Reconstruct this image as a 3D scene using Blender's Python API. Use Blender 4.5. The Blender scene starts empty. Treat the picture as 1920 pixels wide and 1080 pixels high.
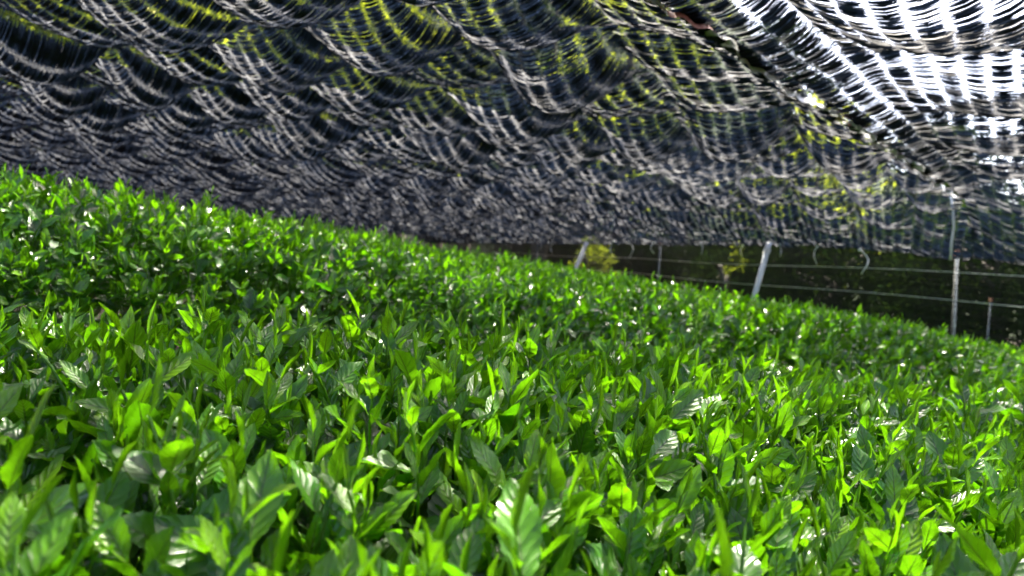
import bpy, math, numpy as np
from mathutils import Vector, Matrix
rng = np.random.default_rng(7)
R = math.radians
scene = bpy.context.scene
COL = scene.collection
CZ = 1.2                      # camera height above the soil under it
SUN_EL, SUN_AZ = R(62), R(24)  # azimuth measured to the right of straight ahead (+Y)

# ------------------------------------------------------------------ camera
cam_d = bpy.data.cameras.new('camera'); cam = bpy.data.objects.new('camera', cam_d); COL.objects.link(cam)
cam_d.lens = 24; cam_d.sensor_width = 36; cam_d.clip_start = 0.02; cam_d.clip_end = 800
cam.matrix_world = Matrix.Translation((0, 0, CZ)) @ Matrix.Rotation(R(90 - 2.4), 4, 'X') @ Matrix.Rotation(R(4.0), 4, 'Z')
cam_d.dof.use_dof = True; cam_d.dof.focus_distance = 0.72; cam_d.dof.aperture_fstop = 6.3
scene.camera = cam
CM = np.array(cam.matrix_world)
def at(px, py, y):
    """world point at forward distance y seen at pixel (px,py) of the 1920x1080 photograph"""
    d = CM[:3, :3] @ np.array([(px - 960) / 1280, -(py - 540) / 1280, -1.0])
    return np.array([0, 0, CZ]) + d * (y / d[1])

# ------------------------------------------------------------------ helpers
def tag(o, label=None, cat=None, group=None, kind=None):
    if label: o['label'] = label
    if cat: o['category'] = cat
    if group: o['group'] = group
    if kind: o['kind'] = kind
    return o
def empty(name, loc=(0, 0, 0)):
    o = bpy.data.objects.new(name, None); o.location = loc; o.empty_display_size = .1; COL.objects.link(o); return o
def mesh_obj(name, V, F, mat, parent=None, attrs=None, uv=None, smooth=True):
    """V (n,3), F (m,4) quads; attrs {name: per-vertex float}; uv per-vertex (n,2)"""
    me = bpy.data.meshes.new(name); n, m = len(V), len(F)
    me.vertices.add(n); me.vertices.foreach_set('co', np.ascontiguousarray(V, dtype=np.float32).ravel())
    k = F.shape[1]
    me.loops.add(m * k); me.loops.foreach_set('vertex_index', np.ascontiguousarray(F, dtype=np.int32).ravel())
    me.polygons.add(m); me.polygons.foreach_set('loop_start', np.arange(0, m * k, k, dtype=np.int32))
    if smooth: me.polygons.foreach_set('use_smooth', np.ones(m, dtype=bool))
    me.update(calc_edges=True)
    if attrs:
        for a, val in attrs.items():
            at_ = me.attributes.new(a, 'FLOAT', 'POINT'); at_.data.foreach_set('value', np.ascontiguousarray(val, dtype=np.float32))
    if uv is not None:
        l = me.uv_layers.new(name='UVMap'); l.data.foreach_set('uv', np.ascontiguousarray(uv[F.ravel()], dtype=np.float32).ravel())
    me.materials.append(mat)
    o = bpy.data.objects.new(name, me); COL.objects.link(o)
    if parent: o.parent = parent
    return o
def tube(points, radii, sides=8, cap=True):
    P = np.asarray(points, float); n = len(P)
    if np.isscalar(radii): radii = [radii] * n
    T = np.gradient(P, axis=0); T /= np.linalg.norm(T, axis=1)[:, None] + 1e-9
    ref = np.array([1.0, 0, 0]) if abs(T[0][0]) < .8 else np.array([0, 1.0, 0])
    V = []
    for i in range(n):
        u = np.cross(T[i], ref); u /= np.linalg.norm(u); w = np.cross(T[i], u)
        for k in range(sides):
            a = 2 * math.pi * k / sides
            V.append(P[i] + radii[i] * (math.cos(a) * u + math.sin(a) * w))
    F = [[i * sides + k, i * sides + (k + 1) % sides, (i + 1) * sides + (k + 1) % sides, (i + 1) * sides + k] for i in range(n - 1) for k in range(sides)]
    V = list(V)
    if cap:
        for e in (0, n - 1):
            c = len(V); V.append(P[e])
            for k in range(0, sides, 2):
                F.append([c, e * sides + k, e * sides + (k + 1) % sides, e * sides + (k + 2) % sides])
    return np.array(V), np.array(F)
def join(parts):
    Vs, Fs, n = [], [], 0
    for V, F in parts:
        Vs.append(V); Fs.append(F + n); n += len(V)
    return np.concatenate(Vs), np.concatenate(Fs)
def hsh(i, j, s=0):
    x = np.sin(np.asarray(i) * 127.1 + np.asarray(j) * 311.7 + s * 74.7) * 43758.5453
    return x - np.floor(x)
def vnoise(x, y, s=0):
    xi, yi = np.floor(x), np.floor(y); fx, fy = x - xi, y - yi
    fx = fx * fx * (3 - 2 * fx); fy = fy * fy * (3 - 2 * fy)
    return (hsh(xi, yi, s) * (1 - fx) + hsh(xi + 1, yi, s) * fx) * (1 - fy) + (hsh(xi, yi + 1, s) * (1 - fx) + hsh(xi + 1, yi + 1, s) * fx) * fy

# ------------------------------------------------------------------ materials
class NT:
    def __init__(s, name):
        s.m = bpy.data.materials.new(name); s.m.use_nodes = True; s.t = s.m.node_tree; s.t.nodes.clear()
        s.out = s.t.nodes.new('ShaderNodeOutputMaterial')
    def n(s, kind, ins=None, **kw):
        nd = s.t.nodes.new(kind)
        for k, v in kw.items(): setattr(nd, k, v)
        for k, v in (ins or {}).items():
            if isinstance(v, bpy.types.NodeSocket): s.t.links.new(v, nd.inputs[k])
            else: nd.inputs[k].default_value = v
        return nd
    def math(s, op, a, b=0.0, c=0.0, clamp=False):
        nd = s.n('ShaderNodeMath', {0: a, 1: b, 2: c}, operation=op); nd.use_clamp = clamp; return nd.outputs[0]
    def mix(s, f, a, b):
        nd = s.n('ShaderNodeMix', data_type='RGBA')
        for idx, v in ((0, f), (6, a), (7, b)):
            if isinstance(v, bpy.types.NodeSocket): s.t.links.new(v, nd.inputs[idx])
            else: nd.inputs[idx].default_value = v
        return nd.outputs[2]
    def ramp(s, f, stops):
        nd = s.n('ShaderNodeValToRGB', {0: f}); e = nd.color_ramp.elements
        while len(e) < len(stops): e.new(.5)
        for i, (p, c) in enumerate(stops): e[i].position = p; e[i].color = (*c, 1)
        return nd.outputs[0]
    def surf(s, sh): s.t.links.new(sh, s.out.inputs['Surface']); return s.m
def c4(r, g, b): return (r, g, b, 1)

def leaf_material(name, dark, mid, young, tdark, tyoung, rough=.3, trans=.42, veins=True, spec=.5):
    t = NT(name)
    age = t.n('ShaderNodeAttribute', attribute_name='age').outputs['Fac']
    rnd = t.n('ShaderNodeAttribute', attribute_name='tint').outputs['Fac']
    uvn = t.n('ShaderNodeUVMap').outputs[0]
    sp = t.n('ShaderNodeSeparateXYZ', {0: uvn}); u, v = sp.outputs[0], sp.outputs[1]
    au = t.math('ABSOLUTE', t.math('SUBTRACT', u, .5))
    base = t.ramp(age, [(0, dark), (.5, mid), (1, young)])
    nz = t.n('ShaderNodeTexNoise', {'Scale': 60.0, 'Detail': 2.0}, noise_dimensions='3D').outputs[0]
    vary = t.math('ADD', t.math('MULTIPLY', rnd, .55), t.math('MULTIPLY', nz, .35))
    vary = t.math('ADD', vary, .55)
    base = t.n('ShaderNodeHueSaturation', {'Color': base, 'Value': vary, 'Hue': t.math('ADD', .49, t.math('MULTIPLY', rnd, .02)), 'Saturation': 1.0, 'Fac': 1.0}).outputs[0]
    tcol = t.ramp(age, [(0, tdark), (1, tyoung)])
    normal = None
    if veins:
        rib = t.math('LESS_THAN', au, t.math('MULTIPLY_ADD', v, -.030, .052))
        ph = t.math('MULTIPLY', t.math('SUBTRACT', v, t.math('MULTIPLY', au, .42)), 7.5)
        fr = t.math('ABSOLUTE', t.math('SUBTRACT', t.math('FRACT', ph), .5))       # .5 on the vein
        vein = t.math('MULTIPLY', t.math('SUBTRACT', fr, .455, clamp=True), 22.0, clamp=True)
        vein = t.math('MULTIPLY', vein, t.math('LESS_THAN', au, .42))
        dk = t.mix(.45, base, c4(.01, .03, .002)); base = t.mix(t.math('MULTIPLY', vein, .4), base, dk)
        base = t.mix(rib, base, t.mix(.2, dk, c4(.16, .26, .04)))
        tcol = t.mix(rib, tcol, c4(.03, .09, .004)); tcol = t.mix(t.math('MULTIPLY', vein, .55), tcol, c4(.04, .12, .005))
        q = t.math('SUBTRACT', .5, fr); q = t.math('POWER', q, .6)
        q = t.math('ADD', q, t.math('MULTIPLY', t.n('ShaderNodeTexNoise', {'Scale': 260.0, 'Detail': 2.0}).outputs[0], .22))
        q = t.math('SUBTRACT', q, t.math('MULTIPLY', rib, .5))
        normal = t.n('ShaderNodeBump', {'Height': q, 'Strength': .55, 'Distance': .0018}).outputs[0]
    pr = t.n('ShaderNodeBsdfPrincipled', {'Base Color': base, 'Roughness': rough, 'Specular IOR Level': spec, 'Coat Weight': .55 if spec > .5 else 0.0, 'Coat Roughness': .24, 'Coat IOR': 1.6})
    tr = t.n('ShaderNodeBsdfTranslucent', {'Color': tcol})
    if normal is not None:
        t.t.links.new(normal, pr.inputs['Normal']); t.t.links.new(normal, pr.inputs['Coat Normal'])
    return t.surf(t.n('ShaderNodeMixShader', {0: trans, 1: pr.outputs[0], 2: tr.outputs[0]}).outputs[0])

M = {}
M['tea'] = leaf_material('tea leaf', (.013, .048, .001), (.042, .150, .002), (.145, .30, .004), (.07, .30, .002), (.21, .54, .003), rough=.29, trans=.33, spec=.6)
M['tea_far'] = leaf_material('tea leaf small', (.013, .048, .001), (.042, .150, .002), (.145, .30, .004), (.07, .30, .002), (.21, .54, .003), rough=.31, veins=False, trans=.33, spec=.6)
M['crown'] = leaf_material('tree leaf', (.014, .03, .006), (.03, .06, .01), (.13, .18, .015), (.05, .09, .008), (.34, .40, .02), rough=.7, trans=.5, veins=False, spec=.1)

M['crown_dark'] = leaf_material('evergreen leaf', (.006, .011, .004), (.012, .022, .006), (.03, .05, .01), (.012, .03, .005), (.08, .12, .01), rough=.9, trans=.25, veins=False, spec=.0)  # dark evergreen colour, with the forest's shade put into it too
t = NT('stem'); M['stem'] = t.surf(t.n('ShaderNodeBsdfPrincipled', {'Base Color': t.mix(t.n('ShaderNodeTexNoise', {'Scale': 40.0}).outputs[0], c4(.09, .17, .02), c4(.16, .24, .04)), 'Roughness': .45}).outputs[0])
t = NT('bark'); nz = t.n('ShaderNodeTexNoise', {'Scale': 25.0, 'Detail': 5.0}).outputs[0]
M['bark'] = t.surf(t.n('ShaderNodeBsdfPrincipled', {'Base Color': t.mix(nz, c4(.02, .015, .01), c4(.07, .055, .035)), 'Roughness': .85, 'Normal': t.n('ShaderNodeBump', {'Height': nz, 'Strength': .6}).outputs[0]}).outputs[0])

def tape_material(name, base, tcol, trans, rough, spec=.7):
    t = NT(name)
    r = t.n('ShaderNodeAttribute', attribute_name='tint').outputs['Fac']
    geo = t.n('ShaderNodeNewGeometry')
    nz = t.n('ShaderNodeTexNoise', {'Vector': geo.outputs['Position'], 'Scale': 380.0, 'Detail': 1.0}).outputs[0]
    gl = t.math('MULTIPLY', t.math('SUBTRACT', nz, .5, clamp=True), 5.0)  # glint speckles put into the translucency by fine noise
    patchy = t.n('ShaderNodeTexNoise', {'Vector': geo.outputs['Position'], 'Scale': 2.2, 'Detail': 2.0}).outputs[0]  # broad noise that varies the translucency
    b = t.mix(r, c4(*[x * .45 for x in base]), c4(*base))
    pr = t.n('ShaderNodeBsdfPrincipled', {'Base Color': b, 'Roughness': rough, 'Specular IOR Level': spec,
             'Normal': t.n('ShaderNodeBump', {'Height': nz, 'Strength': .5, 'Distance': .001}).outputs[0]})
    tr = t.n('ShaderNodeBsdfTranslucent', {'Color': c4(*tcol)})
    f = t.math('MULTIPLY', t.math('MULTIPLY', t.math('MULTIPLY_ADD', r, .5, .1), t.math('ADD', t.math('POWER', gl, 1.6), .2)), trans * 1.6)
    f = t.math('MULTIPLY', f, t.math('ADD', .55, t.math('MULTIPLY', patchy, .9)), clamp=True)
    return t.surf(t.n('ShaderNodeMixShader', {0: f, 1: pr.outputs[0], 2: tr.outputs[0]}).outputs[0])
M['tape'] = tape_material('black net tape', (.009, .012, .019), (.17, .29, .60), .038, .62, .09)
M['thread'] = tape_material('net chain thread', (.05, .05, .055), (.3, .31, .35), .05, .6, .2)
M['fence_tape'] = tape_material('fence net tape', (.007, .010, .007), (.30, .32, .34), .008, .5, .3)

def simple(name, ca, cb, rough, scale=30.0, metal=0.0, bump=.2):
    t = NT(name); nz = t.n('ShaderNodeTexNoise', {'Scale': scale, 'Detail': 4.0}).outputs[0]
    return t.surf(t.n('ShaderNodeBsdfPrincipled', {'Base Color': t.mix(nz, c4(*ca), c4(*cb)), 'Roughness': rough, 'Metallic': metal,
                  'Normal': t.n('ShaderNodeBump', {'Height': nz, 'Strength': bump, 'Distance': .004}).outputs[0]}).outputs[0])
M['galv'] = simple('galvanised pipe', (.70, .72, .75), (.84, .86, .88), .4, 60.0, .0)
M['grey'] = simple('weathered grey pipe', (.09, .095, .10), (.16, .17, .18), .5, 60.0)
M['wire'] = simple('old wire', (.55, .56, .5), (.75, .76, .7), .5, 80.0, .2)
M['cord'] = simple('white cord', (.62, .64, .62), (.8, .8, .78), .7, 200.0)
M['hem'] = simple('pale hem tape', (.30, .31, .31), (.72, .70, .66), .35, 18.0)
t = NT('clear hem tape'); nz = t.n('ShaderNodeTexNoise', {'Scale': 30.0, 'Detail': 3.0}).outputs[0]
M['hem'] = t.surf(t.n('ShaderNodeMixShader', {0: .45, 1: t.n('ShaderNodeBsdfPrincipled', {'Base Color': t.mix(nz, c4(.3, .31, .31), c4(.7, .7, .68)), 'Roughness': .3}).outputs[0], 2: t.n('ShaderNodeBsdfTranslucent', {'Color': t.mix(nz, c4(.12, .12, .12), c4(.6, .6, .58))}).outputs[0]}).outputs[0])
M['pink'] = simple('faded red tape', (.45, .16, .11), (.6, .3, .22), .5, 40.0)
M['rust'] = simple('rusty cap', (.16, .06, .025), (.3, .13, .05), .8, 90.0)
M['deadleaf'] = simple('dead leaf', (.42, .12, .03), (.55, .24, .06), .6, 60.0)
M['yellowleaf'] = simple('yellow leaf', (.45, .42, .04), (.6, .55, .08), .6, 60.0)
t = NT('soil'); nz = t.n('ShaderNodeTexNoise', {'Scale': 6.0, 'Detail': 8.0}).outputs[0]; n2 = t.n('ShaderNodeTexNoise', {'Scale': .35, 'Detail': 3.0}).outputs[0]
cc = t.mix(nz, c4(.025, .018, .011), c4(.075, .055, .035)); cc = t.mix(t.math('MULTIPLY', t.math('SUBTRACT', n2, .45, clamp=True), 5.0, clamp=True), cc, c4(.03, .05, .014))
M['soil'] = t.surf(t.n('ShaderNodeBsdfPrincipled', {'Base Color': cc, 'Roughness': .95, 'Normal': t.n('ShaderNodeBump', {'Height': nz, 'Strength': .8, 'Distance': .03}).outputs[0]}).outputs[0])
t = NT('wooded hillside'); nz = t.n('ShaderNodeTexNoise', {'Scale': .8, 'Detail': 8.0, 'Roughness': .7}).outputs[0]
M['hill'] = t.surf(t.n('ShaderNodeBsdfPrincipled', {'Base Color': t.ramp(nz, [(.35, (.006, .012, .004)), (.6, (.03, .05, .012)), (.75, (.07, .09, .015))]), 'Roughness': .95, 'Normal': t.n('ShaderNodeBump', {'Height': nz, 'Strength': 1.0, 'Distance': .6}).outputs[0]}).outputs[0])

# ------------------------------------------------------------------ terrain
PH = R(28); TX, TY = math.cos(PH), math.sin(PH)            # tea rows run along (TX,TY)
def nn(x, y): return -TY * x + TX * y
def tt(x, y): return TX * x + TY * y
def ground_z(x, y):
    xc = 9 * np.tanh(np.asarray(x) / 9)
    return CZ - 1.0 - .10 * xc + 0 * np.asarray(y)
def axis():
    s = np.concatenate([np.arange(-30, 30.01, .5)])
    o = np.geomspace(31, 600, 22)
    return np.concatenate([-o[::-1], s, o])
ax = axis(); X, Y = np.meshgrid(ax, ax, indexing='ij')
def grid_faces(a, b):
    i, j = np.meshgrid(np.arange(a - 1), np.arange(b - 1), indexing='ij'); k = (i * b + j).ravel()
    return np.stack([k, k + b, k + b + 1, k + 1], 1)
Z = ground_z(X, Y) + .05 * vnoise(X * .8, Y * .8, 3)
o = mesh_obj('ground', np.stack([X, Y, Z], -1).reshape(-1, 3), grid_faces(len(ax), len(ax)), M['soil']); tag(o, 'dark bare soil under the tea rows', kind='structure')
# wooded hillside behind the trees
th = np.linspace(R(-75), R(75), 140); rr = np.linspace(0, 1, 26)
T_, Q_ = np.meshgrid(th, rr, indexing='ij')
rad = 35 + 34 * Q_
hx, hy = rad * np.sin(T_), rad * np.cos(T_)
hh = 9.0 + 22.0 * (.5 - .5 * np.tanh((T_ - .33) / .10)) + 3 * (vnoise(T_ * 6, Q_ * 3, 5) - .5)
hz = ground_z(hx, hy) - .3 + hh * np.sin(np.clip(Q_ * 1.3, 0, 1) * math.pi / 2) + 1.2 * (vnoise(hx * .35, hy * .35, 9) - .5) * np.clip(Q_ * 4, 0, 1)
o = mesh_obj('hillside', np.stack([hx, hy, hz], -1).reshape(-1, 3), grid_faces(140, 26), M['hill']); tag(o, 'dark wooded hillside behind the field', kind='structure')

# ------------------------------------------------------------------ tea leaves and shoots
def leaf_template(L, W, ns, nc, fold, curl, serr, wave, g):
    """leaf along +Y, upper face +Z"""
    v = np.linspace(0, 1, ns + 1); u = np.linspace(-1, 1, nc + 1)
    w = np.clip(1 - np.abs(2 * v ** 1.06 - 1) ** 2.1, 0, 1) ** 1.0; w = w / w.max(); w = w * np.clip(v * 4 + .12, 0, 1) ** .7; w[-1] = 0.04; w[0] = .05
    w = w / w.max()
    if serr: w = w * (1 + serr * np.where(np.arange(ns + 1) % 2 == 0, 1, -1) * (v > .12))
    VV, UU = np.meshgrid(v, u, indexing='ij')
    wx = UU * w[:, None] * W / 2
    ang = fold
    x = wx * math.cos(ang); z = np.abs(wx) * math.sin(ang)
    z = z + wave * np.sin(VV * math.pi * 2 * 2.3 + g.uniform(0, 6)) * (UU ** 2) * W * .5 + wave * W * .6 * np.sin(VV * 9 + 2 + g.uniform(0, 6)) * UU ** 2 * np.sign(UU)
    # bend along the length
    a = curl * VV
    ds = L / ns
    yy = np.concatenate([[0], np.cumsum(np.cos((a[1:, 0] + a[:-1, 0]) / 2) * ds)])
    zz = np.concatenate([[0], np.cumsum(-np.sin((a[1:, 0] + a[:-1, 0]) / 2) * ds)])
    tw = g.uniform(-.3, .3) * v
    x2 = x * np.cos(tw)[:, None] - z * np.sin(tw)[:, None]; z2 = x * np.sin(tw)[:, None] + z * np.cos(tw)[:, None]
    ca, sa = np.cos(a), np.sin(a)
    P = np.stack([x2, yy[:, None] + z2 * sa, zz[:, None] + z2 * ca], -1).reshape(-1, 3)
    uv = np.stack([UU * .5 + .5, VV], -1).reshape(-1, 2)
    return P, grid_faces(ns + 1, nc + 1), uv
def frame(az, el, roll):
    d = np.array([math.cos(az) * math.cos(el), math.sin(az) * math.cos(el), math.sin(el)])
    s = np.array([math.sin(az), -math.cos(az), 0.0])
    n = np.cross(s, d)
    s2 = s * math.cos(roll) + n * math.sin(roll); n2 = -s * math.sin(roll) + n * math.cos(roll)
    return np.stack([s2, d, n2], 1)
LODS = {0: (18, 4), 1: (10, 4), 2: (4, 2), 3: (3, 2)}
def shoot_template(lod, g):
    ns, nc = LODS[lod]
    H = g.uniform(.045, .085); n = int(g.integers(4, 7))
    lean = g.normal(0, .18, 2)
    Vs, Fs, UVs, AG, TI, off = [], [], [], [], [], 0
    def stem_at(s): return np.array([lean[0] * s * s * H, lean[1] * s * s * H, s * H])
    az0 = g.uniform(0, 6.28)
    for i in range(n + 1):
        s = .12 + .88 * i / n
        if i == n:          # rolled bud
            L, W, el, fold, curl, roll, age = g.uniform(.022, .036), .0075, R(g.uniform(70, 88)), R(62), g.uniform(-.2, .3), 0, 1.0
        else:
            f = i / (n - 1)
            L = g.uniform(.044, .066) * (1 - .40 * f ** 1.5); W = L * g.uniform(.38, .50) * (1 - .18 * f)
            el = R(g.uniform(14, 62) + 16 * f); fold = R(g.uniform(3, 18) + 10 * f)
            curl = g.uniform(-.25, .55) * (1 - .4 * f); roll = g.normal(0, .45); age = np.clip(.22 + .6 * f + g.normal(0, .12), 0, 1)
        P, F, uv = leaf_template(L, W, ns, nc if i < n else 2, fold, curl, .055 if lod == 0 else (.04 if lod == 1 else 0), .10, g)
        P = P @ frame(az0 + i * 2.4, el, roll).T + stem_at(s)
        Vs.append(P); Fs.append(F + off); UVs.append(uv); off += len(P)
        AG.append(np.full(len(P), age)); TI.append(np.full(len(P), g.uniform()))
    # stem
    sides = 5 if lod <= 1 else 3
    P, F = tube([stem_at(s) + np.array([0, 0, -.05 * (s == 0)]) for s in np.linspace(0, 1, 4)], np.linspace(.0016, .0009, 4), sides, cap=False)
    Vs.append(P); Fs.append(F + off); UVs.append(np.tile([[.25, .5]], (len(P), 1))); AG.append(np.full(len(P), .75)); TI.append(np.full(len(P), .5))
    return dict(V=np.concatenate(Vs), F=np.concatenate(Fs), UV=np.concatenate(UVs), AG=np.concatenate(AG), TI=np.concatenate(TI))
TPL = {l: [shoot_template(l, rng) for _ in range({0: 40, 1: 36, 2: 30, 3: 24}[l])] for l in LODS}

def bake(tpls, pos, lean_dir, lean_amt, scale, tint, agemul):
    """place randomly chosen shoot templates: everything realised into arrays"""
    n = len(pos); which = rng.integers(0, len(tpls), n); spin = rng.uniform(0, 6.283, n)
    oV, oF, oU, oA, oT, off = [], [], [], [], [], 0
    for k, tp in enumerate(tpls):
        ids = np.nonzero(which == k)[0]
        if not len(ids): continue
        c, s = np.cos(spin[ids]), np.sin(spin[ids])
        V = tp['V'][None] * scale[ids][:, None, None]
        x = V[..., 0] * c[:, None] - V[..., 1] * s[:, None]; y = V[..., 0] * s[:, None] + V[..., 1] * c[:, None]; z = V[..., 2]
        # lean: rotate about the horizontal axis perpendicular to lean_dir
        ld, la = lean_dir[ids], lean_amt[ids]
        al = x * ld[:, :1] + y * ld[:, 1:2]; pe_x, pe_y = x - al * ld[:, :1], y - al * ld[:, 1:2]
        ca, sa = np.cos(la)[:, None], np.sin(la)[:, None]
        al2 = al * ca + z * sa; z2 = -al * sa + z * ca
        W = np.stack([pe_x + al2 * ld[:, :1], pe_y + al2 * ld[:, 1:2], z2], -1) + pos[ids][:, None, :]
        m, nv = len(ids), len(tp['V'])
        oV.append(W.reshape(-1, 3)); oF.append((tp['F'][None] + (np.arange(m) * nv)[:, None, None]).reshape(-1, 4) + off)
        oU.append(np.tile(tp['UV'], (m, 1)))
        oA.append(np.clip(tp['AG'][None] * agemul[ids][:, None], 0, 1).ravel()); oT.append(np.clip(tp['TI'][None] * .6 + tint[ids][:, None] * .4, 0, 1).ravel())
        off += m * nv
    return np.concatenate(oV), np.concatenate(oF), np.concatenate(oU), np.concatenate(oA), np.concatenate(oT)

def softp(x, k=.25): return k * np.log1p(np.exp(np.clip(x / k, -30, 30)))
def drop(n, lo, hi, r):           # rounded shoulders of a clipped row
    a = np.clip((lo + r - n) / r, 0, None); b = np.clip((n - (hi - r)) / r, 0, None)
    return a ** 2.2 + b ** 2.2
def z_near(x, y):
    n = nn(x, y)
    return CZ - .19 + .085 * np.clip(n, -.8, .9) / .8 - .02 * x - .10 * softp(x) + .02 + .03 * (vnoise(x * 3.1, y * 3.1, 1) - .5) - .35 * np.clip(drop(n, -1.0, 1.0, .20), 0, 2)
def z_row(lo, hi, base, seed, rf=.75):
    def f(x, y):
        n = nn(x, y)
        a = np.clip((lo + rf - n) / rf, 0, None) ** 1.7; b = np.clip((n - (hi - .4)) / .4, 0, None) ** 2.2
        return CZ + base - np.where(x > 0, .115, .06) * x + .07 * (vnoise(x * 1.7, y * 1.7, seed) - .5) + .05 * (vnoise(x * .6, y * .6, seed + 7) - .5) - .58 * a - .3 * b - .5 * np.clip((lo + .14 - n) / .14, 0, 1) ** 1.5
    return f

def in_view(P, m=.25):
    d = P - np.array([0, 0, CZ]); return (d[:, 1] > -.1) & (np.abs(d[:, 0]) < .78 * d[:, 1] + m)
def hedge(name, label, zf, lo, hi, t0, t1, dens, lod_of, parts=0, keepf=None, scale0=1.0):
    root = empty(name, (float(TX * (t0 + t1) / 2 - TY * (lo + hi) / 2), float(TY * (t0 + t1) / 2 + TX * (lo + hi) / 2), 0)); 
    root.location.z = float(ground_z(root.location.x, root.location.y))
    tag(root, label, 'tea hedge', 'rows of tea bushes')
    off = np.array(root.location)
    st = 1 / math.sqrt(dens)
    tg, ng = np.meshgrid(np.arange(t0, t1, st), np.arange(lo, hi, st), indexing='ij')
    tg = tg.ravel() + rng.uniform(-.5, .5, tg.size) * st; ng = ng.ravel() + rng.uniform(-.5, .5, ng.size) * st
    x = TX * tg - TY * ng; y = TY * tg + TX * ng
    # outward lean from the slope of the row's surface
    e = .02
    gx = (zf(x + e, y) - zf(x - e, y)) / (2 * e); gy = (zf(x, y + e) - zf(x, y - e)) / (2 * e)
    # steep flanks need more shoots: duplicate there
    g = np.hypot(gx, gy)
    cp_ = 1 + np.floor(np.clip(g * 1.1, 0, 5) + rng.uniform(size=len(g)) - .3).clip(0, 5).astype(int)
    x, y, gx, gy, g = [np.repeat(a, cp_) for a in (x, y, gx, gy, g)]
    n = len(x); x = x + rng.uniform(-.5, .5, n) * st * .6; y = y + rng.uniform(-.5, .5, n) * st * .6
    z = zf(x, y) - .085 * scale0 + rng.normal(0, .012, n) - rng.uniform(0, .05, n) * (rng.uniform(size=n) < .4)
    pos = np.stack([x, y, z], -1)
    d = np.linalg.norm(pos - np.array([0, 0, CZ]), axis=1)
    ok = in_view(pos, 1.0) & (d > .19)
    if keepf is not None: ok &= keepf(x, y)
    iv = in_view(pos, .3); ok &= iv | (rng.uniform(size=n) < .45)
    pos, gx, gy, g, d = pos[ok], gx[ok], gy[ok], g[ok], d[ok]; n = len(pos)
    ra = rng.uniform(0, 6.283, n)
    ldx = -gx * 1.0 + .22 * np.cos(ra); ldy = -gy * 1.0 + .22 * np.sin(ra); ln = np.hypot(ldx, ldy) + 1e-6
    ld = np.stack([ldx / ln, ldy / ln], -1); la = np.clip(np.arctan(ln), 0, 1.0) * rng.uniform(.6, 1.1, n)
    sc = scale0 * rng.uniform(.72, 1.18, n) * np.where(rng.uniform(size=n) < .06, 1.22, 1)
    tint = rng.uniform(size=n); am = .75 + .5 * vnoise(pos[:, 0] * 1.3, pos[:, 1] * 1.3, 21) + rng.normal(0, .08, n)
    lod = lod_of(d)
    lod = np.where(in_view(pos, .3), lod, np.maximum(lod, 2))
    pick = np.zeros(n, bool)
    if parts:
        # the shoots that show largest in the picture become parts of their own
        C = (pos + np.array([0, 0, .04]) - np.array([0, 0, CZ])) @ CM[:3, :3]
        px, py = C[:, 0] / -C[:, 2], C[:, 1] / -C[:, 2]
        vis = (C[:, 2] < 0) & (np.abs(px) < .74) & (np.abs(py) < .41)
        r = np.where(vis, d / sc, 99); idx = np.argsort(r)[:parts]; pick[idx] = True
    for i in np.nonzero(pick)[0]:
        V, F, U, A, T = bake(TPL[0], np.zeros((1, 3)), ld[i:i+1], la[i:i+1], sc[i:i+1], tint[i:i+1], am[i:i+1])
        o = mesh_obj('shoot', V, F, M['tea'], root, {'age': A, 'tint': T}, U); o.location = Vector(pos[i] - off)
    res = []
    for l in LODS:
        s = (lod == l) & ~pick
        if s.any(): res.append((l, bake(TPL[l], pos[s] - off, ld[s], la[s], sc[s], tint[s], am[s])))
    for nm, ls, mat in (('foliage', (0, 1), M['tea']), ('far_foliage', (2, 3), M['tea_far'])):
        rs = [r for l, r in res if l in ls]
        if not rs: continue
        Vs, Fs, k = [], [], 0
        for r in rs: Vs.append(r[0]); Fs.append(r[1] + k); k += len(r[0])
        o = mesh_obj('foliage', np.concatenate(Vs), np.concatenate(Fs), mat, root, {'age': np.concatenate([r[3] for r in rs]), 'tint': np.concatenate([r[4] for r in rs])}, np.concatenate([r[2] for r in rs]))
        o['kind'] = 'stuff'
    # older leaves inside the bush
    m = int((t1 - t0) * (hi - lo) * min(dens, 500) * 3.2)
    tq, nq = rng.uniform(t0, t1, m), rng.uniform(lo, hi, m); x = TX * tq - TY * nq; y = TY * tq + TX * nq
    z = zf(x, y) - .09 - rng.uniform(0, .20, m); pos = np.stack([x, y, z], -1)
    ok = in_view(pos, .8) & (np.linalg.norm(pos - [0, 0, CZ], axis=1) > .22)
    if keepf is not None: ok &= keepf(x, y)
    pos = pos[ok]; m = len(pos)
    tps = []
    for _ in range(16):
        P, F, uv = leaf_template(rng.uniform(.05, .075), rng.uniform(.022, .032), 5, 2, R(12), rng.uniform(.1, .8), 0, .06, rng)
        P = P @ frame(0, R(rng.uniform(-10, 45)), rng.normal(0, .4)).T
        tps.append(dict(V=P, F=F, UV=uv, AG=np.full(len(P), .12), TI=np.full(len(P), rng.uniform())))
    V, F, U, A, T = bake(tps, pos - off, np.tile([[1., 0]], (m, 1)), rng.normal(0, .2, m), rng.uniform(.8, 1.2, m), rng.uniform(size=m), np.ones(m))
    o = mesh_obj('old_leaves', V, F, M['tea_far'], root, {'age': A, 'tint': T}, U); o['kind'] = 'stuff'
    # woody frame of the bushes
    parts_ = []
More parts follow.
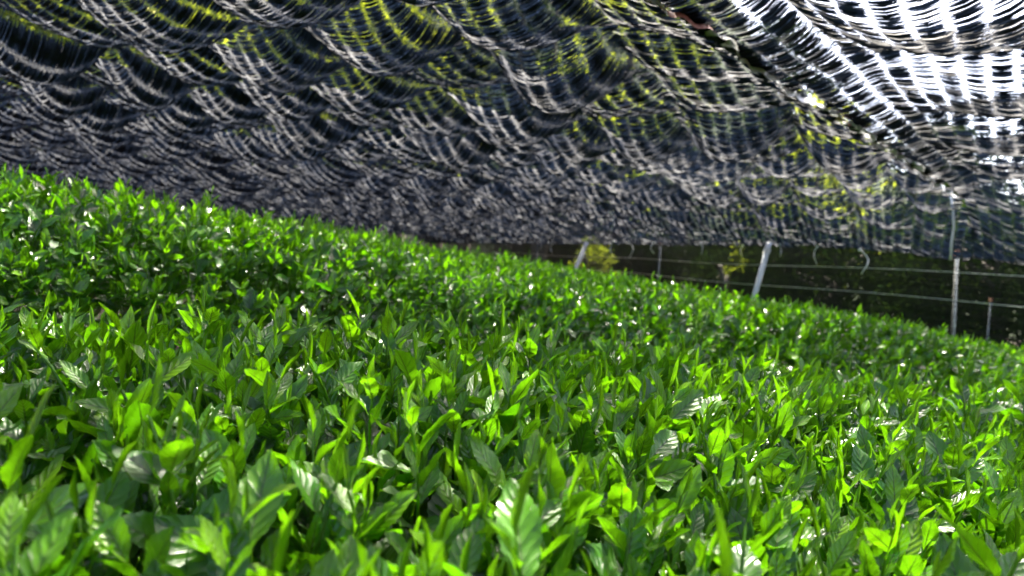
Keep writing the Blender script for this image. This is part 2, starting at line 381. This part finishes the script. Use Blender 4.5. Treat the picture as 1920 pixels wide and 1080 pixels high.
    for tb in np.arange(t0 + .2, t1, .45):
        for q in range(7):
            nb = (lo + hi) / 2 + rng.normal(0, .08); x0 = TX * tb - TY * nb; y0 = TY * tb + TX * nb
            if not (-1.0 < y0 < 9): continue
            t2, n2 = tb + rng.uniform(-.3, .3), np.clip(nb + rng.uniform(-.85, .85), lo + .12, hi - .1); x1 = TX * t2 - TY * n2; y1 = TY * t2 + TX * n2
            p0 = np.array([x0, y0, float(ground_z(x0, y0)) - .02]); p1 = np.array([x1, y1, float(zf(x1, y1)) - .14])
            if p1[2] - p0[2] < .1: continue
            mid = p0 * .5 + p1 * .5 + np.array([(x1 - x0) * .2, (y1 - y0) * .2, -.05])
            parts_.append(tube([p0 - off, mid - off, p1 - off], [.011, .007, .003], 5))
    if parts_:
        V, F = join(parts_); o = mesh_obj('branches', V, F, M['bark'], root)
    return root

fx0, fy0 = 3.75, 5.0                          # the fence runs along (-.345,1) from here
FL = math.hypot(.345, 1); FDX, FDY = -.345 / FL, 1 / FL
def fence_s(x, y):                            # signed distance inside (+) / outside (-) of the fence line
    return -((x - fx0) * FDY - (y - fy0) * FDX)

hedge('tea_hedge', 'nearest tea hedge with large glossy young shoots, filling the bottom of the photo', z_near, -1.0, 1.02, -1.2, 2.6, 1500,
      lambda d: np.where(d < 1.0, 0, 1), parts=100, scale0=.98)
zr2 = z_row(1.20, 3.12, .0, 31, .55)
hedge('tea_hedge', 'second tea hedge rising behind the nearest one, its crest meeting the net', zr2, 1.20, 3.12, -2.2, 9.5, 760,
      lambda d: np.where(d < 1.9, 1, np.where(d < 4.5, 2, 3)), scale0=.92)
hedge('tea_hedge', 'tea hedge beyond the second crest, seen in front of and through the net fence', z_row(3.3, 5.2, .0, 33, .5), 3.3, 5.2, -.5, 12, 300,
      lambda d: np.full(len(d), 3), scale0=1.15)
hedge('tea_hedge', 'farthest tea hedge, seen only through the dark net fence', z_row(5.4, 7.2, .0, 35, .5), 5.4, 7.2, 4.5, 15, 180,
      lambda d: np.full(len(d), 3), scale0=1.4)

# ------------------------------------------------------------------ shade nets overhead
H0 = CZ + .78
SD = R(41.5); sx0, sy0 = .35, 1.72; SDX, SDY = math.sin(SD), math.cos(SD)      # seam line
def seam_s(x, y): return (x - sx0) * SDY - (y - sy0) * SDX       # + to the right of the seam
def fence_top(x, y):                                              # height of the roof's edge over the fence
    yy = np.clip(y, 4, 30); return CZ + np.interp(yy, [4.6, 5.0, 7.0, 12, 20], [.20, .23, .36, .36, .39])
def belly(a, b, A, B, seed, s0, s1):
    a, b = a + .26 * (vnoise(a * .8, b * .8, seed + 1) - .5) * 2, b + .22 * (vnoise(a * .8 + 9, b * .8, seed + 2) - .5) * 2
    ia, ib = np.floor(a / A), np.floor(b / B); fa, fb = a / A - ia, b / B - ib
    s = s0 + (s1 - s0) * hsh(ia, ib, seed)
    return s * (4 * fa * (1 - fa)) ** .85 * (4 * fb * (1 - fb)) ** .8
def roof_z(x, y, piece):
    D = PD[piece]; a = x * math.sin(D) + y * math.cos(D); b = x * math.cos(D) - y * math.sin(D)
    A, B, s0, s1 = PC[piece]
    sag = belly(a, b, A, B, piece * 10 + 3, s0, s1)
    low = .05 * (vnoise(x * .35, y * .35, 4) - .5) * 2
    z = H0 + low - sag - .012 * (vnoise(a * 7, b * 7, 8))
    fs = fence_s(x, y)
    w = np.clip(1 - fs / 1.3, 0, 1) ** 1.6
    z = z * (1 - w) + (fence_top(x, y) + .15 * (z - H0 + .1)) * w
    ss = seam_s(x, y)
    ws = np.exp(-(np.abs(ss) / np.where(ss > 0, .26, .13)) ** 1.6) * (1 - w)
    return z * (1 - ws) + (CZ + .64 + .02 * (vnoise(y * 2.3, y * 0, 14) - .5)) * ws
PD = {0: R(30), 1: R(40)}
PC = {0: (.54, .44, .06, .23), 1: (.80, .62, .12, .22)}
CH = .070
def inside(x, y, piece):
    ss = seam_s(x, y); ok = (ss < 0) if piece == 0 else (ss > -.02)
    ok &= fence_s(x, y) > 0
    ok &= (y < 9 + (x + 12) * 1.875) & (y > -5) & (x > -14)
    return ok
def P3(a, b, piece, dz=0):
    D = PD[piece]; x = a * math.sin(D) + b * math.cos(D); y = a * math.cos(D) - b * math.sin(D)
    return x, y, roof_z(x, y, piece) + dz
def tapes(piece):
    D = PD[piece]; ea = np.array([math.sin(D), math.cos(D), 0]); eb = np.array([math.cos(D), -math.sin(D), 0])
    Vs, TI, cnt = [], [], 0
    Cs, CT = [], []
    # (near radius, far radius, spacing factor, chain multiple, in frame?)
    for r0, r1, k, cm, view in ((1.0, 2.9, .66, 1, True), (2.9, 4.2, 1.0, 1, True), (4.2, 8, 2.0, 1, True), (8, 14, 3.5, 1, True), (14, 30, 8.0, 2, True), (0, 4.2, 1.3, 1, False), (4.2, 8, 3, 1, False), (8, 26, 9.0, 2, False)):
        sp, ch = .0030 * k, CH * cm
        bj = np.arange(-math.ceil(r1 / ch), math.ceil(r1 / ch) + 1) * ch
        na = int(2 * r1 / sp)
        for j0 in range(0, len(bj), 60):
            bb = bj[j0:j0 + 60]
            ga, gb = np.meshgrid((np.arange(na) + .5) * sp - r1, bb, indexing='ij'); ga, gb = ga.ravel(), gb.ravel()
            x = ga * math.sin(D) + gb * math.cos(D); y = ga * math.cos(D) - gb * math.sin(D)
            d = np.hypot(x, y)
            vw = (y > 1.3) & (np.abs(x) < .80 * y + .25)
            ok = (d >= r0) & (d < r1) & (vw if view else ~vw) & inside(x, y, piece)
            ga, gb = ga[ok], gb[ok]; n = len(ga)
            if not n: continue
            ga = ga + rng.uniform(-.5, .5, n) * sp
            bs = .0070 * k ** .7
            b0 = (np.round(ga / bs + hsh(gb * 31, 0, 1)) - hsh(gb * 31, 0, 1)) * bs; b1 = (np.round(ga / bs + hsh((gb + ch) * 31, 0, 1)) - hsh((gb + ch) * 31, 0, 1)) * bs
            ssn = np.exp(-(np.abs(seam_s(ga * math.sin(D) + gb * math.cos(D), ga * math.cos(D) - gb * math.sin(D))) / .32) ** 2) if piece else np.zeros(n)
            wmid = sp * rng.uniform(*((2.1, 3.4) if piece == 0 else (1.5, 2.9)), n) * ((.92 if k > 1.5 else 1) if view else (.62 if piece == 0 else .80)) * (1 + .2 * ssn); th = rng.normal(0, .38, n)  # out-of-frame tapes narrowed to let more light onto the tea
            loose = rng.normal(0, .0018, n)
            gx_, gy_ = ga * math.sin(D) + gb * math.cos(D), ga * math.cos(D) - gb * math.sin(D)
            wmid = wmid * (1 - .42 * np.exp(-((gx_ - 2.2) / 2.0) ** 2 - ((gy_ - 4.9) / 1.1) ** 2)) if view else wmid  # net thinned here to add a sunlit band on the second hedge
            tc = .185 if piece == 0 else .18; tset = (0, tc, .5, 1 - tc, 1.0); wc = .06 + .25 * ssn; wset = (wc, .66 + .2 * ssn, 1 + 0 * ssn, .66 + .2 * ssn, wc)
            rows = []
            for tv, wv in zip(tset, wset):
                pin = max(0, 1 - min(tv, 1 - tv) / .2) * .75
                tgt = b0 if tv < .5 else b1
                aa = ga * (1 - pin) + tgt * pin; bb_ = gb + tv * ch
                px, py, pz = P3(aa, bb_, piece, loose * (1 - pin) - .004 * math.sin(math.pi * tv))
                P = np.stack([px, py, pz], -1)
                px2, py2, pz2 = P3(aa + .01, bb_, piece); Ta = np.stack([px2 - px, py2 - py, pz2 - (pz - loose * (1 - pin) + .004 * math.sin(math.pi * tv))], -1); Ta /= np.linalg.norm(Ta, axis=1)[:, None]
                N = np.cross(eb[None], Ta); N /= np.linalg.norm(N, axis=1)[:, None]
                wv3 = (Ta * np.cos(th)[:, None] + N * np.sin(th)[:, None]) * (wmid * wv / 2)[:, None]
                rows += [P - wv3, P + wv3]
            V = np.stack(rows, 1).reshape(-1, 3)
            Vs.append(V); TI.append(np.repeat(rng.uniform(size=n), 10)); cnt += n
        # chain threads
        if cm == 1 or True:
            step = .05 * max(1, k * .6)
            aa = np.arange(-r1, r1, step)
            ga, gb = np.meshgrid(aa, bj, indexing='ij'); ga, gb = ga.ravel(), gb.ravel()
            x = ga * math.sin(D) + gb * math.cos(D); y = ga * math.cos(D) - gb * math.sin(D); d = np.hypot(x, y)
            vw = (y > 1.3) & (np.abs(x) < .80 * y + .25)
            ok = (d >= r0) & (d < r1) & (vw if view else ~vw) & inside(x, y, piece)
            ga, gb = ga[ok], gb[ok]
            if len(ga):
                hw = .0007 * k ** .5
                q = []
                for da, sgn in ((0, -1), (0, 1), (step, 1), (step, -1)):
                    px, py, pz = P3(ga + da, gb + sgn * hw, piece, -.0005); q.append(np.stack([px, py, pz], -1))
                Cs.append(np.stack(q, 1).reshape(-1, 3))
    V = np.concatenate(Vs); n = len(V) // 10
    b = (np.arange(n) * 10)[:, None, None]; F = (b + np.array([[[0, 1, 3, 2], [2, 3, 5, 4], [4, 5, 7, 6], [6, 7, 9, 8]]])).reshape(-1, 4)
    C = np.concatenate(Cs); CF = np.arange(len(C)).reshape(-1, 4)
    print('tapes', piece, n)
    return V, F, np.concatenate(TI), C, CF
for piece, label in ((0, 'wide black shade net hanging in scallops over the tea, left of the pale seam'),
                     (1, 'black shade net right of the pale seam, bright sky showing through it')):
    V, F, T, C, CF = tapes(piece)
    root = empty('shade_net', (0.0, 3.0, H0)); tag(root, label, 'shade net', 'shade nets stretched overhead'); off = np.array(root.location)
    mesh_obj('netting', V - off, F, M['tape'], root, {'tint': T}, smooth=False)
    mesh_obj('chain_thread', C - off, CF, M['thread'], root, {'tint': hsh(np.arange(len(C)) // 4, 0)}, smooth=False)
    if piece == 1:
        # pale hem along the seam, crumpled, with faded red stretches
        s = np.arange(-1.2, 4.05, .012); hxx, hyy = sx0 + s * SDX, sy0 + s * SDY
        zc = roof_z(hxx, hyy, 1) - .006
        wob = .012 * np.sin(s * 23) + .02 * (vnoise(s * 9, s * 0, 3) - .5)
        q = []
        wd = .012 + .045 * vnoise(s * 5, s * 0, 11) ** 2
        for k2, (dx_, dz_) in enumerate(((0, .008), (1, -.004), (1.5, -.022))):
            q.append(np.stack([hxx + SDY * (dx_ * wd + wob * .6), hyy - SDX * (dx_ * wd + wob * .6), zc + dz_ + .006 * np.sin(s * 61 + k2)], -1))
        Vh = np.stack(q, 1).reshape(-1, 3); Fh = grid_faces(len(s), 3)
        red = np.repeat(vnoise(s[:-1] * 4, s[:-1] * 0, 17) > .8, 2)
        mesh_obj('hem', Vh - off, Fh[~red], M['hem'], root); mesh_obj('hem', Vh - off, Fh[red], M['pink'], root)
        V_, F_ = tube(np.stack([hxx, hyy, zc + .012], -1)[::8] - off, .0022, 5); mesh_obj('seam_wire', V_, F_, M['wire'], root)

# ------------------------------------------------------------------ fence of fine net at the field's edge
root = empty('net_fence', (fx0, fy0, float(ground_z(fx0, fy0)))); tag(root, 'dark fine net fence closing the far side of the tea field', 'net fence'); off = np.array(root.location)
def fence_pt(s, z, out=0.0): return np.stack([fx0 + FDX * s + FDY * out, fy0 + FDY * s - FDX * out, z + 0 * s], -1)
s = np.arange(-3.0, 21.5, .25); x, y = fx0 + FDX * s, fy0 + FDY * s
top = fence_top(x, y) + .04; bot = CZ - .115 * np.maximum(x, 0) - .06
rows = 44; Vs, Fs, TI, k = [], [], [], 0
for r in range(rows):
    f = r / (rows - 1)
    zc = top * (1 - f) + bot * f + .006 * (vnoise(s * 1.4, r * .3 + 0 * s, 2) - .5)
    hw = (top - bot) / rows * .36 * (.8 + .4 * vnoise(s * 3, r + 0 * s, 5)); o_ = .03 * vnoise(s * .8, f * 2 + 0 * s, 6)
    Pq = np.stack([np.stack([x + FDY * o_, y - FDX * o_, zc + hw], -1), np.stack([x + FDY * (o_ + .002), y - FDX * (o_ + .002), zc - hw], -1)], 1).reshape(-1, 3)
    Vs.append(Pq); Fs.append(grid_faces(len(s), 2) + k); k += len(Pq); TI.append(np.full(len(Pq), hsh(r, 1)))
mesh_obj('netting', np.concatenate(Vs) - off, np.concatenate(Fs), M['fence_tape'], root, {'tint': np.concatenate(TI)}, smooth=False)
sv = np.arange(-3, 21.5, .03); xv, yv = fx0 + FDX * sv, fy0 + FDY * sv; tv = fence_top(xv, yv) + .04; bv = CZ - .115 * np.maximum(xv, 0) - .06
Pq = np.stack([np.stack([xv, yv, tv], -1), np.stack([xv + FDX * .0012, yv + FDY * .0012, tv], -1), np.stack([xv + FDX * .0012, yv + FDY * .0012, bv], -1), np.stack([xv, yv, bv], -1)], 1).reshape(-1, 3)
mesh_obj('upright_threads', Pq - off, np.arange(len(Pq)).reshape(-1, 4), M['fence_tape'], root, {'tint': np.full(len(Pq), .5)}, smooth=False)
for zw in (.137, -.088):
    sw = np.arange(-3, 21.5, .5); P = fence_pt(sw, CZ + zw + .012 * np.sin(sw * 1.3), -.03)
    V, F = tube(P - off, .0034, 5); mesh_obj('wire', V, F, M['wire'], root)
for (px, y0_, y1_, sq, lean, lab) in ((1793, 490, 612, None, -.05, 'x'), (1858, 560, 612, None, 0, 'x'), (1237, 470, 524, None, 0, 'x'), (1008, 458, 490, None, .02, 'x')):
    q = (px - 960) / 1280; s_ = (fx0 - q * fy0) / (FDY * q - FDX) ; yy = fy0 + FDY * s_
    yy += .12
    p1 = at(px, y0_, yy + (0 if px != 1858 else 2.4)); p0 = p1.copy(); p0[0] += -lean * 1.2 + .02; p0[2] = float(ground_z(p0[0], p0[1])) - .05
    if px != 1858: p1[2] = float(fence_top(p1[0], p1[1])) + .05
    rt = empty('fence_post', p0); tag(rt, {1793: 'grey fence post below the hanging cord at the seam end, behind the net', 1858: 'short capped post outside the fence, right of the others', 1237: 'thin grey fence post between the two leaning pipes', 1008: 'thin fence post left of both leaning pipes, nearest the hedge crest'}[px], 'post', 'posts of the net fence')
    V, F = tube([np.zeros(3), (p1 - p0) * .5, p1 - p0], .014 if px != 1858 else .009, 10); mesh_obj('pole', V, F, M['wire' if px == 1793 else 'grey'], rt)
    V, F = tube([p1 - p0 - [0, 0, .045], p1 - p0, p1 - p0 + [0, 0, .012]], [.018, .018, .012], 10); mesh_obj('cap', V, F, M['rust'], rt)

# leaning white support pipes
for pa, pb, yy, lab in (((1413, 560), (1441, 460), 7.4, 'leaning white pipe of the pair, larger and farther from the hedge crest start, right one'),
                        ((1078, 506), (1099, 458), 11.8, 'leaning white pipe of the pair, smaller left one rising from the hedge crest')):
    a, b = at(*pa, yy), at(*pb, yy); d = (b - a) / (b[2] - a[2])
    g = a + d * (float(ground_z(a[0], a[1])) - .05 - a[2]); tp = b + d * .03
    rt = empty('support_pipe', g); tag(rt, {7.4: 'right one of the two leaning white pipes holding up the net', 11.8: 'left and smaller one of the two leaning white pipes'}[yy], 'pipe', 'leaning support pipes')
    V, F = tube([np.zeros(3), (tp - g) * .5, tp - g], .027 if yy < 9 else .033, 12); mesh_obj('pole', V, F, M['galv'], rt)
    c0 = (tp - g) * .93; V, F = tube([c0, c0 + (tp - g) * .03], .036, 12); mesh_obj('clamp', V, F, M['wire'], rt)

# cords and ties hanging from the net
def cord(name, pts, rad, label, mat, cat='cord', group=None, knot=True):
    P = np.array(pts); root = empty(name, P[0]); tag(root, label, cat, group)
    V, F = tube(P - P[0], rad, 6); mesh_obj('strand', V, F, mat, root)
    if knot:
        k = P[0] - P[0]; V, F = tube([k + [0, 0, .008], k + [0, 0, .003], k - [0, 0, .006], k - [0, 0, .012]], [rad * 1.1, rad * 2.3, rad * 2.2, rad], 6); mesh_obj('knot', V, F, mat, root)
cp = [at(px, py, 5.0) for px, py in ((1766, 350), (1774, 362), (1783, 372), (1787, 395), (1788, 425), (1784, 455), (1782, 488))]
cord('cord', cp, .0075, 'long pale cord hanging from the end of the net seam', M['cord'])
tie_lab = {1012: 'short tie at the far left of the net edge', 1037: 'tiny curled tie just right of the leftmost tie', 1143: 'bent tie hanging from the net well above its edge', 1150: 'tie hanging right of the smaller leaning pipe', 1178: 'thin curved tie just left of the thin fence post',
           1228: 'looped pale tie right above the thin fence post', 1314: 'short pale tie midway between post and larger pipe', 1393: 'thin tie just left of the larger leaning pipe', 1533: 'wavy tie right of the larger leaning pipe', 1612: 'longest tie, a curled white strand left of the seam cord', 1462: 'fine straight tie just right of the larger pipe'}
for px, py0, py1, bend, yy in ((1012, 452, 468, 3, 9), (1037, 456, 476, -4, 9), (1143, 398, 436, 7, 6), (1150, 452, 482, -5, 7), (1178, 452, 484, 8, 7.5), (1228, 454, 476, -7, 7), (1314, 456, 478, 3, 7), (1393, 460, 482, -4, 6.8), (1462, 458, 482, 2, 6.6), (1533, 462, 496, -6, 6), (1612, 468, 514, 14, 5.4)):
    pts = []
    for i in range(9):
        f = i / 8; off_ = bend * math.sin(f * math.pi * 1.2) + (bend * .8 * f * f)
        pts.append(at(px + off_, py0 + (py1 - py0) * f, yy + .02 * math.sin(f * 7)))
    cord('net_tie', pts, .0028 if px != 1612 else .005, tie_lab[px], M['cord'], 'tie', 'ties hanging from the net')

# leaves and litter caught on the net
def litter(px, py, h, size, mat, label, group='dead leaves lying on the net'):
    p = at(px, py, 1.0); d = p - np.array([0, 0, CZ])
    k = (H0 - .08 - CZ) / d[2]; P0 = np.array([0, 0, CZ]) + d * k
    for _ in range(12):
        z = float(roof_z(P0[0], P0[1], 0 if seam_s(P0[0], P0[1]) < 0 else 1)) + .006; P0 = np.array([0, 0, CZ]) + d * ((z - CZ) / d[2]) * .5 + P0 * .5
    P, F, uv = leaf_template(size, size * .45, 6, 4, R(14), .7, 0, .15, rng)
    P = P @ frame(rng.uniform(0, 6.28), R(10), .3).T
    o = mesh_obj('dead_leaf', P, F, mat, None, uv=uv); o.location = Vector(P0); tag(o, label, 'leaf', group)
    return o
litter(48, 18, 0, .10, M['hem'], 'white clip on the net in the upper left corner of the photo')  # white clip built with the leaf shape
litter(185, 102, 0, .06, M['deadleaf'], 'orange brown leaf on the net among yellow-green stripes')
litter(368, 366, 0, .05, M['deadleaf'], 'small rusty leaf on the net above the left hedge crest') if False else None
litter(1005, 365, 0, .07, M['deadleaf'], 'reddish brown leaf on the net over the middle of the field')
litter(1365, 398, 0, .07, M['deadleaf'], 'orange leaf on the net above the larger leaning pipe')
litter(1776, 2, 0, .03, M['deadleaf'], 'tiny red leaf on the sky-lit net at the upper right')
litter(315, 318, 0, .16, M['yellowleaf'], 'yellow leaf on the low part of the net above the left hedge')
litter(265, 278, 0, .14, M['yellowleaf'], 'yellow-green leaf on the net, upper left of the other yellow one')

# ------------------------------------------------------------------ trees outside
def crown_mesh(cx, cy, cz, rx, rz, nclump, per, size, g, shape='round'):
    th = g.uniform(0, 6.283, nclump); cu = g.uniform(-1, 1, nclump); rr_ = g.uniform(.45, 1.0, nclump) ** .5
    if shape == 'cone':
        h = g.uniform(0, 1, nclump) ** .8; r_ = (1 - h) * rx * (.55 + .45 * g.uniform(size=nclump)) + .1
        c = np.stack([cx + r_ * np.cos(th), cy + r_ * np.sin(th), cz - rz + 2 * rz * h], -1)
    else:
        s_ = np.sqrt(1 - cu ** 2); c = np.stack([cx + rx * rr_ * s_ * np.cos(th), cy + rx * rr_ * s_ * np.sin(th), cz + rz * rr_ * cu], -1)
    cl = np.repeat(c, per, 0) + g.normal(0, 1, (nclump * per, 3)) * np.array([rx * .14, rx * .14, rx * .10])
    n = len(cl); d = g.normal(0, 1, (n, 3)); d[:, 2] -= .3; d /= np.linalg.norm(d, axis=1)[:, None]
    e = np.cross(d, g.normal(0, 1, (n, 3))); e /= np.linalg.norm(e, axis=1)[:, None]
    L = size * g.uniform(.6, 1.3, n)[:, None]; W = L * .42
    V = np.stack([cl, cl + d * L * .5 + e * W * .5, cl + d * L, cl + d * L * .5 - e * W * .5], 1).reshape(-1, 3)
    tc = np.repeat(g.uniform(size=nclump), per)
    return V, np.arange(4 * n).reshape(-1, 4), np.repeat(np.clip(tc + g.normal(0, .15, n), 0, 1), 4)
def tree(name, x, y, h, rx, label, group, cat='tree', age=.8, shape='round', dens=1.0, size=.16):
    z0 = float(ground_z(x, y)) - .1; rt = empty(name, (x, y, z0)); tag(rt, label, cat, group)
    g = rng
    bend = g.normal(0, .25, 2)
    P = [np.array([bend[0] * f * f, bend[1] * f * f, h * .8 * f]) for f in np.linspace(0, 1, 6)]
    parts_ = [tube(P, np.linspace(h * .022 + .03, .03, 6), 8)]
    for q in range(7):
        f = g.uniform(.3, .95); p0 = np.array([bend[0] * f * f, bend[1] * f * f, h * .8 * f]); a = g.uniform(0, 6.28); L = rx * g.uniform(.5, .85)
        p2 = p0 + np.array([math.cos(a) * L, math.sin(a) * L, L * .5]); parts_.append(tube([p0, p0 * .5 + p2 * .5 + [0, 0, .1], p2], [.04, .03, .012], 5))
    V, F = join(parts_); mesh_obj('trunk', V, F, M['bark'], rt)
    rz = h * (.40 if shape == 'round' else .45)
    V, F, T = crown_mesh(0, 0, h - rz, rx, rz, int(110 * dens), 38, size, g, shape)
    A = np.clip(age + (T - .5) * .35, 0, 1)
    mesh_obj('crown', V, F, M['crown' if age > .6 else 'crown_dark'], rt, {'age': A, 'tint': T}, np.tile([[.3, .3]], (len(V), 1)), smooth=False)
G1, L1 = 'sunlit broadleaf trees outside the net', 'sunlit yellow-green tree seen through gaps of the shade net'
G2, L2 = 'dark trees outside the net', 'dark evergreen tree in the shade behind the nets'
def polar(az, r): return r * math.sin(R(az)), r * math.cos(R(az))
for it_, az in enumerate(np.arange(-44, 46, 5.2)):
    azj = az + rng.uniform(-1.5, 1.5); r = rng.uniform(19, 24); x, y = polar(azj, r)
    while fence_s(x, y) > -3 and y < 9 + (x + 12) * 1.875 + 3: r += 1; x, y = polar(azj, r)
    el = np.interp(azj, [-44, 16, 22, 40], [28, 28, 15.5, 12]) + rng.uniform(-2, 1.5)
    h = r * math.tan(R(el)) + 1.0
    if azj < -6 or it_ in (10, 13): tree('broadleaf_tree', x, y, h, rng.uniform(1.7, 2.4), L1, G1, age=.95, size=.20, dens=2.0 if azj < -6 else 1.4)
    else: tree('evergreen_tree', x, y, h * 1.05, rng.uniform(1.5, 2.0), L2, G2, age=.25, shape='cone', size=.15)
for az in np.arange(-46, 50, 4.6):
    azj = az + rng.uniform(-1.5, 1.5); r = rng.uniform(27, 33); x, y = polar(azj, r); el = np.interp(azj, [-44, 16, 23, 40], [27, 27, 15, 12]) + rng.uniform(-1, 2); h = r * math.tan(R(el)) + 1
    tree('evergreen_tree', x, y, h, rng.uniform(2.0, 2.8), L2, G2, age=.2, shape='cone' if rng.uniform() < .5 else 'round', size=.24)
# low shrubs just outside the fence, tree shade put into their dark leaf colour
for i in range(24):
    s_ = -3 + i * 1.2 + rng.uniform(-.4, .4); out = rng.uniform(4.2, 6.5); x = fx0 + FDX * s_ + FDY * out; y = fy0 + FDY * s_ - FDX * out
    tree('shrub', x, y, rng.uniform(2.3, 3.1), rng.uniform(1.0, 1.4), 'dark shrub outside the net fence, shade put into its leaf colour', 'dark shrubs outside the fence', 'shrub', age=.12, dens=1.3, size=.12)
for px, py, yy, h, lab in ((1382, 490, 9.6, .9, 'slim yellow-green sapling outside the fence, left of the larger leaning pipe'), (1115, 480, 14.0, 1.1, 'yellow-green bush outside the fence beside the smaller leaning pipe')):
    p = at(px, py, yy); x, y = p[0], p[1]; hh_ = p[2] - float(ground_z(x, y)) + h * .45
    tree('sapling', x, y, hh_, .16 if px == 1382 else .5, lab, 'saplings outside the fence', 'sapling', age=.72, dens=.12 if px == 1382 else .3, size=.075)

# ------------------------------------------------------------------ light
w = bpy.data.worlds.new('World'); scene.world = w; w.use_nodes = True
nt = w.node_tree; bg = nt.nodes['Background']; sk = nt.nodes.new('ShaderNodeTexSky'); sk.sky_type = 'NISHITA'; sk.sun_disc = False
sk.sun_elevation = SUN_EL; sk.sun_rotation = SUN_AZ; sk.air_density = .75; sk.dust_density = 4.0; sk.ozone_density = .4
nt.links.new(sk.outputs[0], bg.inputs[0]); bg.inputs[1].default_value = .15
sl = bpy.data.lights.new('sun', 'SUN'); sl.energy = 4.6; sl.angle = R(.5); sl.color = (1.0, .93, .80)
so = bpy.data.objects.new('sun', sl); COL.objects.link(so)
sd = Vector((math.sin(SUN_AZ) * math.cos(SUN_EL), math.cos(SUN_AZ) * math.cos(SUN_EL), math.sin(SUN_EL)))
so.rotation_euler = sd.to_track_quat('Z', 'Y').to_euler()
scene.view_settings.view_transform = 'Standard'; scene.view_settings.look = 'None'; scene.view_settings.exposure = 3.15; scene.view_settings.gamma = 1
scene.cycles.max_bounces = 8; scene.cycles.diffuse_bounces = 3; scene.cycles.glossy_bounces = 3; scene.cycles.transmission_bounces = 6
scene.cycles.caustics_reflective = False; scene.cycles.caustics_refractive = False
scene.cycles.use_denoising = True; scene.cycles.sample_clamp_direct = 4.0; scene.cycles.sample_clamp_indirect = .9
